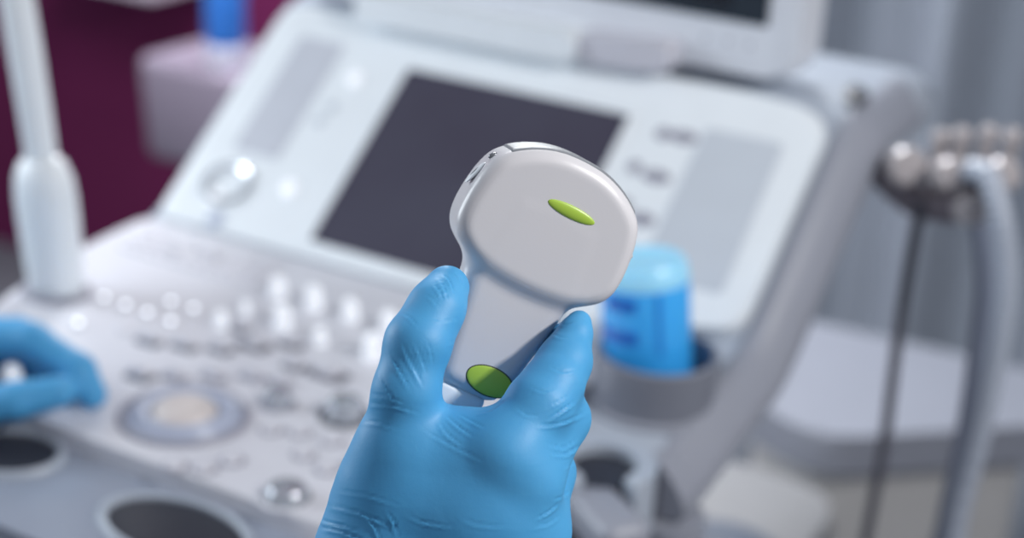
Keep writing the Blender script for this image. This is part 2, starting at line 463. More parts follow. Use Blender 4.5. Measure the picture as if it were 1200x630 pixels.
# grey strip at left and touch pad at right
prism('speaker_strip', round_poly([(-0.137, 0.078), (-0.088, 0.078), (-0.088, 0.207), (-0.137, 0.207)], 0.006, 3), 0, 0.0008, PB(0, 0), mat('mauve_grey_strip', (196, 200, 210), 0.5), US, bev=0, label='mauve-grey strip left of the touch screen')
prism('touch_pad', round_poly([(0.268, 0.060), (0.338, 0.060), (0.334, 0.200), (0.268, 0.200)], 0.006, 3), 0, 0.0008, PB(0, 0), m_label, US, bev=0, label='soft grey pad on the right of the panel')
def dome(name, r, h, mtx, m, parent, sx=1, sy=1, label=None):
    pr = [(0.0, 0.0), (r, 0), (r, h*0.45), (r*0.94, h*0.72), (r*0.78, h*0.9), (r*0.45, h), (0, h)]
    return lathe(name, pr, mtx, m, parent, n=24, sx=sx, sy=sy, label=label)
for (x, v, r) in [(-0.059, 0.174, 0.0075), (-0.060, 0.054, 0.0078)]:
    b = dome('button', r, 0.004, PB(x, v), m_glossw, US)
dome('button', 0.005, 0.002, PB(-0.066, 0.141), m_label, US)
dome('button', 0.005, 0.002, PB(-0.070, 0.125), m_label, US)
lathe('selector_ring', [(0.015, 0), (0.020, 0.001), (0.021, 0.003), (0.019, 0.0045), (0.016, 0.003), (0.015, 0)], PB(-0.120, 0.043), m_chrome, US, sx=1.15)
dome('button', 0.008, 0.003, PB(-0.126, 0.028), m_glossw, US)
dome('power_button', 0.008, 0.002, PB(-0.112, -0.0 + 0.008), m_blring, US)
for (x, v, sx) in [(0.236, 0.186, 1.0), (0.2535, 0.187, 1.9), (0.247, 0.146, 1.9), (0.252, 0.106, 1.7), (0.226, 0.150, 0.9), (0.232, 0.115, 0.9)]:
    dome('function_key', 0.0065, 0.0015, PB(x, v), m_greykey, US, sx=sx, sy=0.95)

# keyboard keys -----------------------------------------------------------
def rounded_key(name, sx, sy, h, mtx, m, parent, label=None):
    return prism(name, round_poly([(-sx/2, -sy/2), (sx/2, -sy/2), (sx/2, sy/2), (-sx/2, sy/2)], min(sx, sy)*0.28, 3), 0, h, mtx, m, parent, bev=h*0.35, seg=2, label=label)
proto = None
def copy_part(src, loc_world, name=None):
    o = src.copy(); C.objects.link(o); o.parent = src.parent
    o.location = Vector(np.array(loc_world)-ORIG[src.parent.name]); return o
first = None
for r in range(4):
    for c in range(13):
        x = -0.150+c*0.0128+r*0.003; y = -0.034-r*0.0135
        if x > -0.012: continue
        if first is None: first = rounded_key('key', 0.0105, 0.0108, 0.003, at((x, y, 0)), m_key, US); FZ = ORIG[first.name][2]
        else: copy_part(first, (x, y, FZ))
# row of small round keys, some with a highlight made as a glowing dome
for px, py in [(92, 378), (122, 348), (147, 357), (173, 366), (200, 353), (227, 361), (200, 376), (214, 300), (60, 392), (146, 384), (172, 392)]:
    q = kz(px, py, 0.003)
    glint = (px, py) in [(92, 378), (122, 348), (147, 357), (173, 366), (200, 353), (227, 361), (200, 376)]
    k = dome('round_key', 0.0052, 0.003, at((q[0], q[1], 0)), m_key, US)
    if glint: ellipsoid('key_glint', (0.0022, 0.0022, 0.0012), at((q[0], q[1], 0.0032)), m_glint, k)  # glowing dome in place of a specular highlight on the key
# tall white paddle keys
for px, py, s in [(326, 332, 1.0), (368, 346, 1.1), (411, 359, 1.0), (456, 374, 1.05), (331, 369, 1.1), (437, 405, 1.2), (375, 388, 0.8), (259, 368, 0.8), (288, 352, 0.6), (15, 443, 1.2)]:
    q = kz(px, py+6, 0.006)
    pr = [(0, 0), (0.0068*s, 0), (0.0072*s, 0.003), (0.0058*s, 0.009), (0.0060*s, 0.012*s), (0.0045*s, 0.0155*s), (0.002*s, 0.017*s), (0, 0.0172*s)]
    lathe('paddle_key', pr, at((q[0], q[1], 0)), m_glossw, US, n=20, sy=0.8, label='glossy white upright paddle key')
# rocker keys with dark slots
def rocker(px, py, sx, sy, rz=0.0, dark=True):
    q = kz(px, py, 0.002)
    w = rounded_key('key_well', sx, sy, 0.0012, at((q[0], q[1], 0), rz), m_well if dark else m_greykey, US)
    rounded_key('rocker_key', sx*0.62, sy*0.62, 0.007, at((q[0]-0.002, q[1]+0.002, 0), rz), m_key, US)
for a in [(175, 398, 0.022, 0.012), (216, 404, 0.022, 0.012), (258, 408, 0.020, 0.012), (298, 403, 0.026, 0.016), (342, 402, 0.02, 0.012),
          (385, 437, 0.030, 0.018), (345, 428, 0.018, 0.012), (165, 438, 0.022, 0.016), (282, 385, 0.018, 0.009), (245, 300, 0.034, 0.012), (205, 296, 0.02, 0.01)]:
    rocker(*a)
for a in [(205, 440, 0.020, 0.012), (250, 440, 0.020, 0.012), (296, 440, 0.020, 0.012), (330, 448, 0.016, 0.012)]:
    rocker(*a, dark=False)
# rotary knobs
def knob(px, py, r, h, ringm=m_dark, cap=m_chrome):
    q = kz(px, py, h*0.5)
    k = lathe('rotary_knob', [(0, 0), (r, 0), (r, h*0.2), (r*0.86, h*0.25), (r*0.80, h*0.85), (r*0.72, h), (r*0.45, h*0.96), (0, h*0.9)],
              at((q[0], q[1], 0)), cap, US, n=28)
    lathe('knob_collar', [(r*1.02, 0), (r*1.25, 0), (r*1.22, h*0.12), (r*1.02, h*0.14)], at((q[0], q[1], 0)), ringm, k, n=28)
knob(405, 478, 0.0145, 0.013)
knob(325, 466, 0.0105, 0.010, m_greykey)
knob(336, 576, 0.0150, 0.008, m_keys)
knob(430, 540, 0.012, 0.008, m_keys)
for px, py in [(272, 538), (356, 531), (383, 548), (318, 502), (352, 505), (390, 515), (205, 545), (240, 548)]:
    q = kz(px, py, 0.001); s = dome('round_key', 0.0062, 0.0028, at((q[0], q[1], 0)), m_key, US)
    lathe('key_ring', [(0.0064, 0), (0.0085, 0), (0.0082, 0.0009), (0.0064, 0.001)], at((q[0], q[1], 0)), m_greykey, s, n=20)
# trackball
q = kz(216, 488, 0.0)
tb = lathe('trackball_ring', [(0.0225, 0.0015), (0.024, 0.006), (0.028, 0.0075), (0.033, 0.006), (0.0355, 0.002), (0.0385, 0.0012), (0.0400, 0.0), (0.0225, -0.001)],
           at((q[0], q[1], 0)), m_blring, US, n=48, label='pale blue-grey ring round the trackball')
lathe('outer_ring', [(0.0385, 0.001), (0.040, 0.0028), (0.0425, 0.0028), (0.044, 0)], at((q[0], q[1], 0)), m_greykey, tb, n=48)
ellipsoid('trackball', (0.0225, 0.0225, 0.0110), at((q[0], q[1], 0.002)), m_beige, tb, label='ivory trackball', seg=32)

# front palm rest with dark discs for the shaded hand-holds
pr_pts = round_poly([(-0.13, -0.325), (0.30, -0.325), (0.345, -0.36), (0.31, -0.405), (0.20, -0.43), (-0.12, -0.43), (-0.16, -0.38)], 0.03)
prism('palm_rest', pr_pts, -0.052, -0.014, IDB, mat('cool_grey_palm_rest', (146, 154, 170), 0.32, coat=0.2), US, bev=0.010, seg=5, label='cool grey palm rest at the front edge')
def recess(px, py, sx, sy, rz=0):
    q = kz(px, py, -0.014)
    a = lathe('hand_recess_shade', [(0, 0.0006), (0.7, 0.0008), (0.95, 0.0012), (1.0, 0.0006), (1.02, -0.002)], at((q[0], q[1], -0.014), rz) @ Matrix.Diagonal((sx, sy, 1, 1)), m_recess_shade, US, n=36)  # dark disc on the rest, shade of the hand-hold painted in
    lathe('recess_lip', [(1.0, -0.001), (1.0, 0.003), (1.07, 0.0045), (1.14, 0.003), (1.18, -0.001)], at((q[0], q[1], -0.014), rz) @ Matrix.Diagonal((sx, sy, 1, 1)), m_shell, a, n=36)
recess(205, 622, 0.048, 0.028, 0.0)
recess(8, 532, 0.034, 0.026, 0.2)

# cup holder on the right wing
cupc = np.array([0.3335, -0.0545, -0.0065])
cup = lathe('cup_holder', [(0.0, 0.003), (0.0385, 0.003), (0.0385, 0.036), (0.0395, 0.0385), (0.0425, 0.0390), (0.0442, 0.0375), (0.0440, 0.0), (0.0, 0.0)],
            at(cupc), mat('slate_grey_cup_plastic', (124, 128, 140), 0.3, coat=0.2), US, n=48, label='round slate grey cup holder')
lathe('foot_ring', [(0.0445, -0.004), (0.0475, -0.004), (0.0475, 0.001), (0.0445, 0.003)], at(cupc), m_rim, cup, n=48)
# probe holders: open C shaped grips at the front right
def c_holder(px, py, z, r, h, rz, gap=0.7, m=m_rim, th=0.011, inner=True):
    q = kz(px, py, z)
    n = 36; pts_o = []; pts_i = []
    for i in range(n+1):
        a = rz+gap+(2*math.pi-2*gap)*i/n
        pts_o.append(np.array([math.cos(a)*(r+th), math.sin(a)*(r+th)])); pts_i.append(np.array([math.cos(a)*r, math.sin(a)*r]))
    pts = pts_o+pts_i[::-1]
    hh = prism('probe_holder', pts, -h, 0, at((q[0], q[1], z)), m, US, bev=0.003, seg=3)
    if inner: lathe('holder_well_shade', [(0, -0.007), (r*1.02, -0.007), (r*1.02, -h), (0, -h)], at((q[0], q[1], z+0.0)), m_recess_shade, hh, n=28)  # shallow dark disc makes the inside of the holder look shaded
    return q
c_holder(707, 540, 0.002, 0.0225, 0.050, math.radians(-60), gap=0.6, th=0.0125, m=m_shell)
q = kz(712, 592, -0.006)
prism('holder_arm', round_poly([(0.290, -0.10), (0.352, -0.10), (0.366, -0.13), (0.372, -0.19), (0.362, -0.235), (0.33, -0.235), (0.30, -0.20)], 0.012, 4), -0.085, -0.026, IDB, m_dark, US, bev=0.006, label='dark grey arm carrying the probe holder')
box('holder_block', (0.062, 0.034, 0.050), at((q[0], q[1], -0.030), rz=math.radians(-35)), m_rim, US, bev=0.009, seg=4, label='grey block below the probe holder')
box('wing_face', (0.070, 0.028, 0.080), at((0.343, -0.137, -0.054)), m_dark, US, bev=0.006, label='dark grey face under the wing')
lathe('hinge_post', [(0, -0.11), (0.024, -0.11), (0.026, -0.10), (0.026, -0.035), (0.0, -0.035)], at((0.380, -0.120, -0.016)), m_rim, US, n=32)

# shade of the slot at the top right corner of the shell
ellipsoid('grip_slot_shade', (0.010, 0.030, 0.0022), at((0.362, 0.225, 0.1625), rz=0.35), m_recess_shade, US, label='dark shade of the grip slot in the shell corner')  # dark ellipsoid, shade of the slot is in its colour

# monitor ------------------------------------------------------------------
def ypr(name, pts, y0, y1, m, parent, bev, label=None, seg=4):   # outline in XZ, extruded along Y (y0 is the front)
    mtx = Matrix(((1, 0, 0, 0), (0, 0, -1, 0), (0, 1, 0, 0), (0, 0, 0, 1)))
    return prism(name, pts, -y1, -y0, mtx, m, parent, bev=bev, seg=seg, label=label)
mon = ypr('monitor', round_poly([(-0.172, 0.170), (0.321, 0.170), (0.321, 0.53), (-0.172, 0.53)], 0.022), 0.190, 0.242, m_monb, US, 0.005, label='white framed monitor above the control panel')
ypr('monitor_screen', round_poly([(-0.148, 0.2125), (0.294, 0.2125), (0.294, 0.505), (-0.148, 0.505)], 0.002, 2), 0.1885, 0.192, m_mon, mon, 0, label='dark monitor screen')
ypr('screen_window', round_poly([(-0.12, 0.222), (0.262, 0.222), (0.262, 0.49), (-0.12, 0.49)], 0.002, 2), 0.1880, 0.19, mat('near_black_image_area', (24, 28, 38), 0.2), mon, 0)
ypr('monitor_handle', round_poly([(-0.082, 0.160), (0.140, 0.160), (0.140, 0.186), (-0.082, 0.186)], 0.007), 0.158, 0.192, m_white, mon, 0.006, label='white bar under the monitor')
ypr('monitor_hinge', round_poly([(0.138, 0.161), (0.222, 0.166), (0.222, 0.190), (0.138, 0.186)], 0.006), 0.164, 0.192, m_mons, mon, 0.005, label='mauve-grey hinge cover under the monitor')
for x in (0.243, 0.262, 0.281):
    lathe('monitor_button', [(0, 0), (0.0018, 0), (0.0018, 0.001), (0, 0.0012)], Matrix(((1, 0, 0, x), (0, 0, -1, 0.1902), (0, 1, 0, 0.195), (0, 0, 0, 1))), m_greykey, mon, n=16)
box('monitor_neck', (0.10, 0.06, 0.22), at((0.075, 0.272, 0.265)), m_mons, US, bev=0.012)
box('neck_base', (0.18, 0.10, 0.035), at((0.075, 0.285, 0.17)), m_mons, US, bev=0.012)

# lower body of the machine
def loft(name, rings, m, parent, label=None):
    bm = bmesh.new(); R = []
    for (cx, cy, sx, sy, z) in rings:
        rp = round_poly([(cx-sx, cy-sy), (cx+sx, cy-sy), (cx+sx, cy+sy), (cx-sx, cy+sy)], min(sx, sy)*0.5, 5)
        R.append([bm.verts.new((p[0], p[1], z)) for p in rp])
    for a, b in zip(R, R[1:]):
        for i in range(len(a)): bm.faces.new((a[i], a[(i+1) % len(a)], b[(i+1) % len(a)], b[i]))
    bm.faces.new(R[0][::-1]); bm.faces.new(R[-1])
    me = bm_mesh(bm); o = link(name, me, m, parent, label=label); auto(me, 45); return o
loft('column', [(0.08, 0.16, 0.11, 0.13, -0.62), (0.08, 0.15, 0.12, 0.14, -0.30), (0.08, 0.14, 0.15, 0.14, -0.10), (0.08, 0.16, 0.16, 0.13, -0.03)], m_body, US, label='light grey central column')
loft('base', [(0.08, 0.22, 0.22, 0.36, -0.84), (0.08, 0.22, 0.23, 0.38, -0.78), (0.08, 0.24, 0.21, 0.34, -0.66), (0.08, 0.26, 0.17, 0.24, -0.60)], m_body, US, label='light grey wheeled base')
for sx in (-0.10, 0.26):
    for sy in (-0.08, 0.52):
        w = lathe('caster_wheel', [(0, -0.016), (0.045, -0.016), (0.052, -0.008), (0.052, 0.008), (0.045, 0.016), (0, 0.016)], at((sx, sy, -0.846), rx=0, ry=math.pi/2), m_dark, US, n=28)
        box('caster_fork', (0.05, 0.05, 0.04), at((sx, sy, -0.81)), m_rim, w, bev=0.01)

# ================================================================== right rear: cabinet
CX = thing('equipment_cabinet', (0.28, 0.78, -0.90), 'low equipment cabinet with a rounded pale blue-grey top behind the machine on the right', 'cabinet')
prism('cabinet_top', round_poly([(0.130, 0.650), (0.255, 0.585), (0.47, 0.79), (0.44, 0.93), (0.10, 0.90)], [0.03, 0.06, 0.03, 0.02, 0.02], 8), -0.385, -0.335, IDB, m_cab, CX, bev=0.012, seg=4)
prism('cabinet_body', round_poly([(0.145, 0.675), (0.255, 0.620), (0.445, 0.80), (0.42, 0.91), (0.12, 0.88)], [0.03, 0.06, 0.03, 0.02, 0.02], 8), -0.90, -0.384, IDB, m_cabf, CX, bev=0)
prism('plinth_lip', round_poly([(0.137, 0.662), (0.255, 0.600), (0.458, 0.795), (0.43, 0.92), (0.11, 0.89)], [0.03, 0.06, 0.03, 0.02, 0.02], 8), -0.394, -0.3855, IDB, m_dark, CX, bev=0)

loft('rear_housing', [(0.15, 0.40, 0.14, 0.14, -0.60), (0.16, 0.40, 0.155, 0.16, -0.40), (0.16, 0.40, 0.15, 0.155, -0.375), (0.16, 0.40, 0.12, 0.12, -0.362)], mat('mid_grey_base_plastic', (150, 151, 154), 0.6), US, label='light grey housing behind the column')
ellipsoid('side_cover', (0.075, 0.075, 0.035), at((0.268, 0.285, -0.345)), mat('blue_grey_cover_plastic', (104, 114, 130), 0.6), US, label='rounded blue-grey cover low on the housing')

# ================================================================== hook cluster with hoses
Y0 = 0.20
K = thing('cable_bracket', tuple(yy(1110, 210, Y0)), 'warm grey metal clamp bracket with rounded prongs beside the machine rim', 'bracket')
def Q(px, py, dy=0.0): return yy(px, py, Y0+dy)
tube('bracket_bar', [Q(1030, 192, 0.01), Q(1048, 215, 0), Q(1075, 235, 0), Q(1110, 242, 0), Q(1135, 240, 0)], 0.013, m_clampd, K, n=18)
tube('bracket_stem', [Q(1000, 190, 0.03), Q(1020, 196, 0.02), Q(1052, 208, 0)], 0.010, m_dark, K)
def prong(px, py, h, r, name='prong', dy=0.0, m=m_clamp):
    b = Q(px, py, dy)
    lathe(name, [(0, 0), (r*0.7, 0), (r*0.8, h*0.3), (r*0.7, h*0.45), (r, h*0.6), (r, h*0.85), (r*0.7, h), (0, h*1.03)], at(b), m, K, n=20)
def knb(px, py, r, ln, dy=0.0, m=m_clamp, name='clamp_knob'):
    b = Q(px, py, dy)
    lathe(name, [(0, 0), (r*0.8, 0), (r, ln*0.15), (r, ln*0.8), (r*0.8, ln), (0, ln*1.02)], at(b, rx=math.radians(72), rz=0.5), m, K, n=24)
knb(1058, 196, 0.016, 0.024)
knb(1106, 204, 0.0135, 0.030, -0.005)
knb(1168, 205, 0.0135, 0.026, -0.005)
for px, py, dy in [(1098, 192, 0.012), (1122, 190, 0.012), (1153, 188, 0.012), (1181, 192, 0.012)]:
    prong(px, py, 0.028, 0.0078, dy=dy)
tube('bracket_rail', [Q(1090, 205, 0.012), Q(1130, 215, 0.012), Q(1188, 205, 0.012)], 0.010, m_clampd, K)
knb(1132, 244, 0.012, 0.03, -0.012)
o = tube('thin_cable', [Q(1080, 236, -0.012), Q(1074, 262, -0.014), Q(1062, 330, -0.014), Q(1049, 420, -0.02), Q(1036, 520, -0.02), Q(1015, 630, -0.02), Q(1000, 720, 0), Q(1000, 900, 0.0), Q(1020, 1090, 0.0), np.array([0.46, 0.18, -0.85]), np.array([0.45, 0.14, -0.893]), np.array([0.42, 0.02, -0.893])], 0.0045, m_tubex, None)
tag(o, 'thin charcoal cable hanging straight down from the clamp bracket', 'cable')
o = tube('ribbed_hose', [Q(1138, 200, -0.02), Q(1158, 206, -0.04), Q(1172, 250, -0.05), Q(1179, 310, -0.05), Q(1176, 370, -0.05), Q(1163, 440, -0.05), Q(1145, 520, -0.05), Q(1120, 620, -0.05), Q(1115, 720, -0.05), Q(1125, 900, -0.05), Q(1150, 1085, -0.05), np.array([0.56, 0.13, -0.86]), np.array([0.60, 0.20, -0.888]), np.array([0.62, 0.40, -0.888])], 0.0088, m_tube, None, sub=26, ribs=0.33)
tag(o, 'thick ribbed pale grey hose looping down at the far right', 'hose')
o = tube('smooth_hose', [Q(1142, 226, 0.0), Q(1148, 262, 0.0), Q(1154, 330, 0.0), Q(1147, 400, 0.0), Q(1132, 500, 0.0), Q(1110, 600, 0), Q(1092, 700, 0.02), Q(1080, 880, 0.03), Q(1070, 1040, 0.03), np.array([0.50, 0.25, -0.86]), np.array([0.49, 0.32, -0.889]), np.array([0.45, 0.48, -0.889])], 0.0075, m_tubed, None)
tag(o, 'smooth blue-grey hose hanging just left of the ribbed hose', 'hose')

# ================================================================== blue bottle in cup holder
bt = cupc+np.array([-0.0075, 0.0055, 0.0120])
BT = thing('gel_bottle', tuple(bt), 'bright blue translucent bottle with a pale blue lid tilted in the cup holder', 'bottle')
mt = at(bt, ry=math.radians(-7), rx=math.radians(1))
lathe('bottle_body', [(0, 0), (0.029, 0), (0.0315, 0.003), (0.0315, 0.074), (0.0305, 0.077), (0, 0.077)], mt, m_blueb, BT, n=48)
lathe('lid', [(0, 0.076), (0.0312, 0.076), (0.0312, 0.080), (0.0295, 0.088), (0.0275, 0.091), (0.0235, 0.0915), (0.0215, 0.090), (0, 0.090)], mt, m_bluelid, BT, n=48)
def arc_band(name, r, z0, z1, a0, a1, mtx, m, parent):
    bm = bmesh.new(); n = 18; A = []; B = []
    for i in range(n+1):
        a = a0+(a1-a0)*i/n
        A.append([bm.verts.new((rr*math.cos(a), rr*math.sin(a), z)) for rr, z in ((r, z0), (r+0.0006, z0), (r+0.0006, z1), (r, z1))])
    for a, b in zip(A, A[1:]):
        for i in range(4): bm.faces.new((a[i], a[(i+1) % 4], b[(i+1) % 4], b[i]))
    bm.faces.new(A[0]); bm.faces.new(A[-1][::-1])
    xform(bm, mtx); link(name, bm_mesh(bm), m, parent, smooth=False)
D = math.radians
arc_band('printed_band', 0.0315, 0.062, 0.071, D(-120), D(-75), mt, m_bluek, BT)
arc_band('printed_band', 0.0315, 0.038, 0.047, D(-135), D(-75), mt, m_bluek, BT)
arc_band('printed_stripe', 0.0315, 0.030, 0.074, D(-50), D(-44), mt, mat('mid_blue_print', (40, 130, 220), 0.3), BT)

# ================================================================== standing probe at left
pb = np.array([-0.118, -0.178, 0.0005])
SP = thing('standing_probe', tuple(pb), 'slim white ultrasound probe standing upright with a long stem at the left of the deck', 'probe')
def stem():
    # handle: flattened lathe; stem curves up and away to the left
    mt2 = at(pb, ry=math.radians(-5.0), rx=math.radians(0))
    lathe('handle', [(0, 0), (0.019, 0), (0.0225, 0.003), (0.0245, 0.03), (0.0255, 0.060), (0.0255, 0.078), (0.024, 0.092), (0.019, 0.104), (0.013, 0.109), (0, 0.110)],
          mt2, m_white, SP, n=40, sx=1.0, sy=0.8)
    tip = np.array(mt2 @ Vector((0.0, 0, 0.10)))
    a = yy(48, 180, tip[1]); b = yy(36, 100, tip[1]); c = yy(20, 0, tip[1]); d = yy(8, -70, tip[1])
    tube('shaft', [a-np.array([0, 0, 0.012]), a, b, c, d], lambda t: 0.0125-0.002*abs(t-0.6), m_white, SP, n=24)
    ellipsoid('probe_tip', (0.0125, 0.0125, 0.016), at(d), m_lens, SP)
    mt3 = mt2 @ Matrix.Translation((0, 0, 0.0))
    lathe('seat_ring', [(0.0225, 0), (0.029, 0), (0.028, 0.0025), (0.0228, 0.003)], at(pb), m_greykey, SP, n=40, sy=0.85)
stem()

# ================================================================== the held probe
PX = 0.6/F
al = math.radians(15); be = math.radians(5)
U0 = np.array([0.9, 0.436, 0]); U0 /= np.linalg.norm(U0); V0 = np.array([U0[1], -U0[0], 0]); W0 = np.array([0, 0, -1.0])
W1 = math.cos(al)*W0+math.sin(al)*U0; U1 = math.cos(al)*U0-math.sin(al)*W0
W2 = math.cos(be)*W1-math.sin(be)*V0; V2 = math.cos(be)*V0+math.sin(be)*W1
PO = cp(638, 266, 0.613)
Uw, Vw, Ww, Pw = Rw@U1, Rw@V2, Rw@W2, CAM+Rw@PO
PM = basis(Pw, Uw, Vw, Ww)
def pw(u, v, w): return Pw+Uw*u+Vw*v+Ww*w
HP = thing('ultrasound_probe', tuple(Pw), 'white convex ultrasound probe with green oval marks held up in the gloved right hand', 'probe')
def poly_sdf(x, y, pts):
    d = np.full(x.shape, 1e9); s = np.ones(x.shape)
    n = len(pts)
    for i in range(n):
        a = pts[i]; b = pts[i-1]
        ex, ey = b[0]-a[0], b[1]-a[1]; wx, wy = x-a[0], y-a[1]
        t = np.clip((wx*ex+wy*ey)/(ex*ex+ey*ey), 0, 1)
        d = np.minimum(d, (wx-ex*t)**2+(wy-ey*t)**2)
        c1 = y >= a[1]; c2 = y < b[1]; c3 = ex*wy > ey*wx
        f = (c1 & c2 & c3) | (~c1 & ~c2 & ~c3)
        s = np.where(f, -s, s)
    return s*np.sqrt(d)
def extr(d2, w, h, r, r2=None):
    a = d2+r; b = np.abs(w)-(h-r)
    return np.minimum(np.maximum(a, b), 0)+np.sqrt(np.maximum(a, 0)**2+np.maximum(b, 0)**2)-r
half = [(0, 92.5), (25, 91), (46, 86), (67, 77), (86, 64.5), (98, 51), (105, 33), (109, 12), (111, -12), (109, -33), (101, -49), (88, -60), (73, -68), (50, -74), (25, -77), (0, -78)]
half = [(a*PX*0.98, b*PX) for a, b in half]
outline = spline(half+[(-a, b) for a, b in half[1:-1]][::-1], 5, closed=True)
hh = [(72, -60), (66, -95), (60, -135), (53, -175), (46, -203), (39, -214), (28, -219), (0, -220)]
handle_o = [(0, 40), (60, 30)]+hh
handle_o = [(a*PX, b*PX) for a, b in handle_o]
handle_o = handle_o+[(-a, b) for a, b in handle_o[1:-1]][::-1]
def probe_body():
    h = 0.00065
    lo = (-0.038, -0.075, -0.016); X, Y, Z = grid(lo, (0.038, 0.032, 0.016), h)
    x2, y2 = X[:, :, 0], Y[:, :, 0]
    dh = poly_sdf(x2, y2, outline)[:, :, None]; dn = poly_sdf(x2, y2, handle_o)[:, :, None]
    head = extr(dh, Z+0.0*X, 0.0128, 0.0058)
    hand = extr(dn, Z+0.0*X, 0.0098, 0.0070)
    G = smin(head, hand, 0.0045)
    # shallow thumb recess on the upper left side
    V, Fc = nets_mesh(G, lo, h, smooth=4)
    W = Pw+V[:, :1]*Uw+V[:, 1:2]*Vw+V[:, 2:]*Ww
    link('probe_body', to_mesh(W, Fc), m_probe, HP, origin=Pw)
probe_body()
def probe_lens():
    h = 0.00065
    lo = (-0.032, 0.004, -0.011); X, Y, Z = grid(lo, (0.032, 0.032, 0.011), h)
    dh = poly_sdf(X[:, :, 0], Y[:, :, 0], outline)[:, :, None]
    G = extr(dh-0.0006, Z+0*X, 0.0108, 0.0045)
    # keep only a shell along the top arc
    rr = np.sqrt(X**2+(Y+0.012)**2)
    G = np.maximum(G, -(dh+0.004)+0*X); G = np.maximum(G, np.abs(X)-0.0262)
    G = np.maximum(G, 0.010-Y)
    V, Fc = nets_mesh(G, lo, h, smooth=2)
    W = Pw+V[:, :1]*Uw+V[:, 1:2]*Vw+V[:, 2:]*Ww
    link('lens', to_mesh(W, Fc), m_lens, HP, label='grey rubber lens along the curved top edge')
probe_lens()
def pm(u, v, w, rot=None):
    m = PM @ Matrix.Translation((u, v, w))
    return m @ rot if rot else m
ellipsoid('green_mark', (0.0098, 0.0024, 0.0009), pm(9.5*PX, 32*PX, 0.0128), m_green, HP, seg=40, label='long green oval mark')
ellipsoid('mark_edge', (0.0097, 0.0057, 0.0005), pm(18*PX, -192*PX, 0.00975), m_line, HP, seg=40)
ellipsoid('green_mark', (0.0093, 0.0053, 0.0008), pm(18*PX, -192*PX, 0.0098), m_green, HP, seg=40, label='short green oval mark near the cable end')
# side notch (indicator recess) upper left, and nub at right
def side_pt(u, v):
    return u, v
ellipsoid('side_recess', (0.0010, 0.0043, 0.0019), pm(-106.5*PX, 22*PX, 0.0018, Matrix.Rotation(math.radians(-19), 4, 'Z')), m_steel, HP)
ellipsoid('recess_rim', (0.0008, 0.0053, 0.0028), pm(-107*PX, 22*PX, 0.0016, Matrix.Rotation(math.radians(-19), 4, 'Z')), m_white, HP)
ellipsoid('side_recess', (0.0010, 0.0018, 0.0012), pm(-97.5*PX, 49*PX, 0.0018, Matrix.Rotation(math.radians(-38), 4, 'Z')), m_steel, HP)
lathe('orientation_nub', [(0, 0), (0.0016, 0), (0.0014, 0.0022), (0.0008, 0.0028), (0, 0.003)], pm(104*PX, 15*PX, 0.002, Matrix.Rotation(math.radians(90), 4, 'Y')), m_probe, HP, n=16)
cc = box('cable_collar', (0.0195, 0.0140, 0.0150), pm(-3*PX, -238*PX, 0), m_white, HP, bev=0.0022, seg=3)
lathe('strain_relief', [(0, 0), (0.0052, 0), (0.0050, -0.004), (0.0042, -0.0045), (0.0046, -0.008), (0.0036, -0.009), (0.0038, -0.013), (0.0028, -0.02), (0, -0.02)],
      pm(-2*PX, -265*PX, 0, Matrix.Rotation(math.radians(-90), 4, 'X') @ Matrix.Diagonal((1, 1, -1, 1))), m_dark, HP, n=24)
cable0 = pw(-2*PX, -272*PX, 0)
tube('cable', [cable0, wp(512, 545, 0.622), wp(520, 600, 0.621), wp(548, 660, 0.622), wp(572, 760, 0.64), wp(585, 900, 0.66), wp(560, 1100, 0.66)], 0.0027, m_cable, HP, n=12)

# ================================================================== right hand in the glove
def glove_mesh(build, lo, hi, h, wrinkles=(), smooth=3):
    G = build(grid(lo, hi, h))
    V, Fc = nets_mesh(G, lo, h, smooth=smooth)
    N = vnormals(V, Fc)
    P = np.stack([V[:, 0]/V[:, 2]*F+600, V[:, 1]/V[:, 2]*F+315], 1)
    view = V/np.linalg.norm(V, axis=1)[:, None]
    if (N*view).sum(1)[np.argmin(V[:, 2])] > 0: N = -N
    facing = np.clip(-(N*view).sum(1)*3, 0, 1)
    disp = np.zeros(len(V))
    for (pts, s, amp) in wrinkles:
        pl = np.array(spline([np.array(p, float) for p in pts], 8)) if len(pts) > 2 else np.array(pts, float)
        seg = np.linalg.norm(np.diff(pl, axis=0), axis=1); tot = seg.sum(); cum = np.concatenate([[0], np.cumsum(seg)])
        lo2 = pl.min(0)-5*s; hi2 = pl.max(0)+5*s
        idx = np.where((P > lo2).all(1) & (P < hi2).all(1) & (facing > 0))[0]
        if not len(idx): continue
        bd = np.full(len(idx), 1e9); bt = np.zeros(len(idx)); sg = np.zeros(len(idx))
        for i in range(len(pl)-1):
            a, b = pl[i], pl[i+1]; ab = b-a; w = P[idx]-a
            t = np.clip((w@ab)/(ab@ab), 0, 1); dv = w-t[:, None]*ab; d = np.linalg.norm(dv, axis=1)
            cr = ab[0]*dv[:, 1]-ab[1]*dv[:, 0]
            m = d < bd; bd[m] = d[m]; bt[m] = (cum[i]+t[m]*seg[i])/tot; sg[m] = np.sign(cr[m])
        x = bd*sg/s
        prof = -np.exp(-(x*1.5)**2)+0.8*np.exp(-((x-1.5)/1.1)**2)+0.15*np.exp(-((x+1.6)/1.3)**2)
        env = np.sin(np.pi*np.clip(bt, 0.02, 0.98))**0.7
        disp[idx] += 1.15*amp/1000*prof*env*facing[idx]
    V = V+N*disp[:, None]
    return CAM+V@Rw.T, Fc

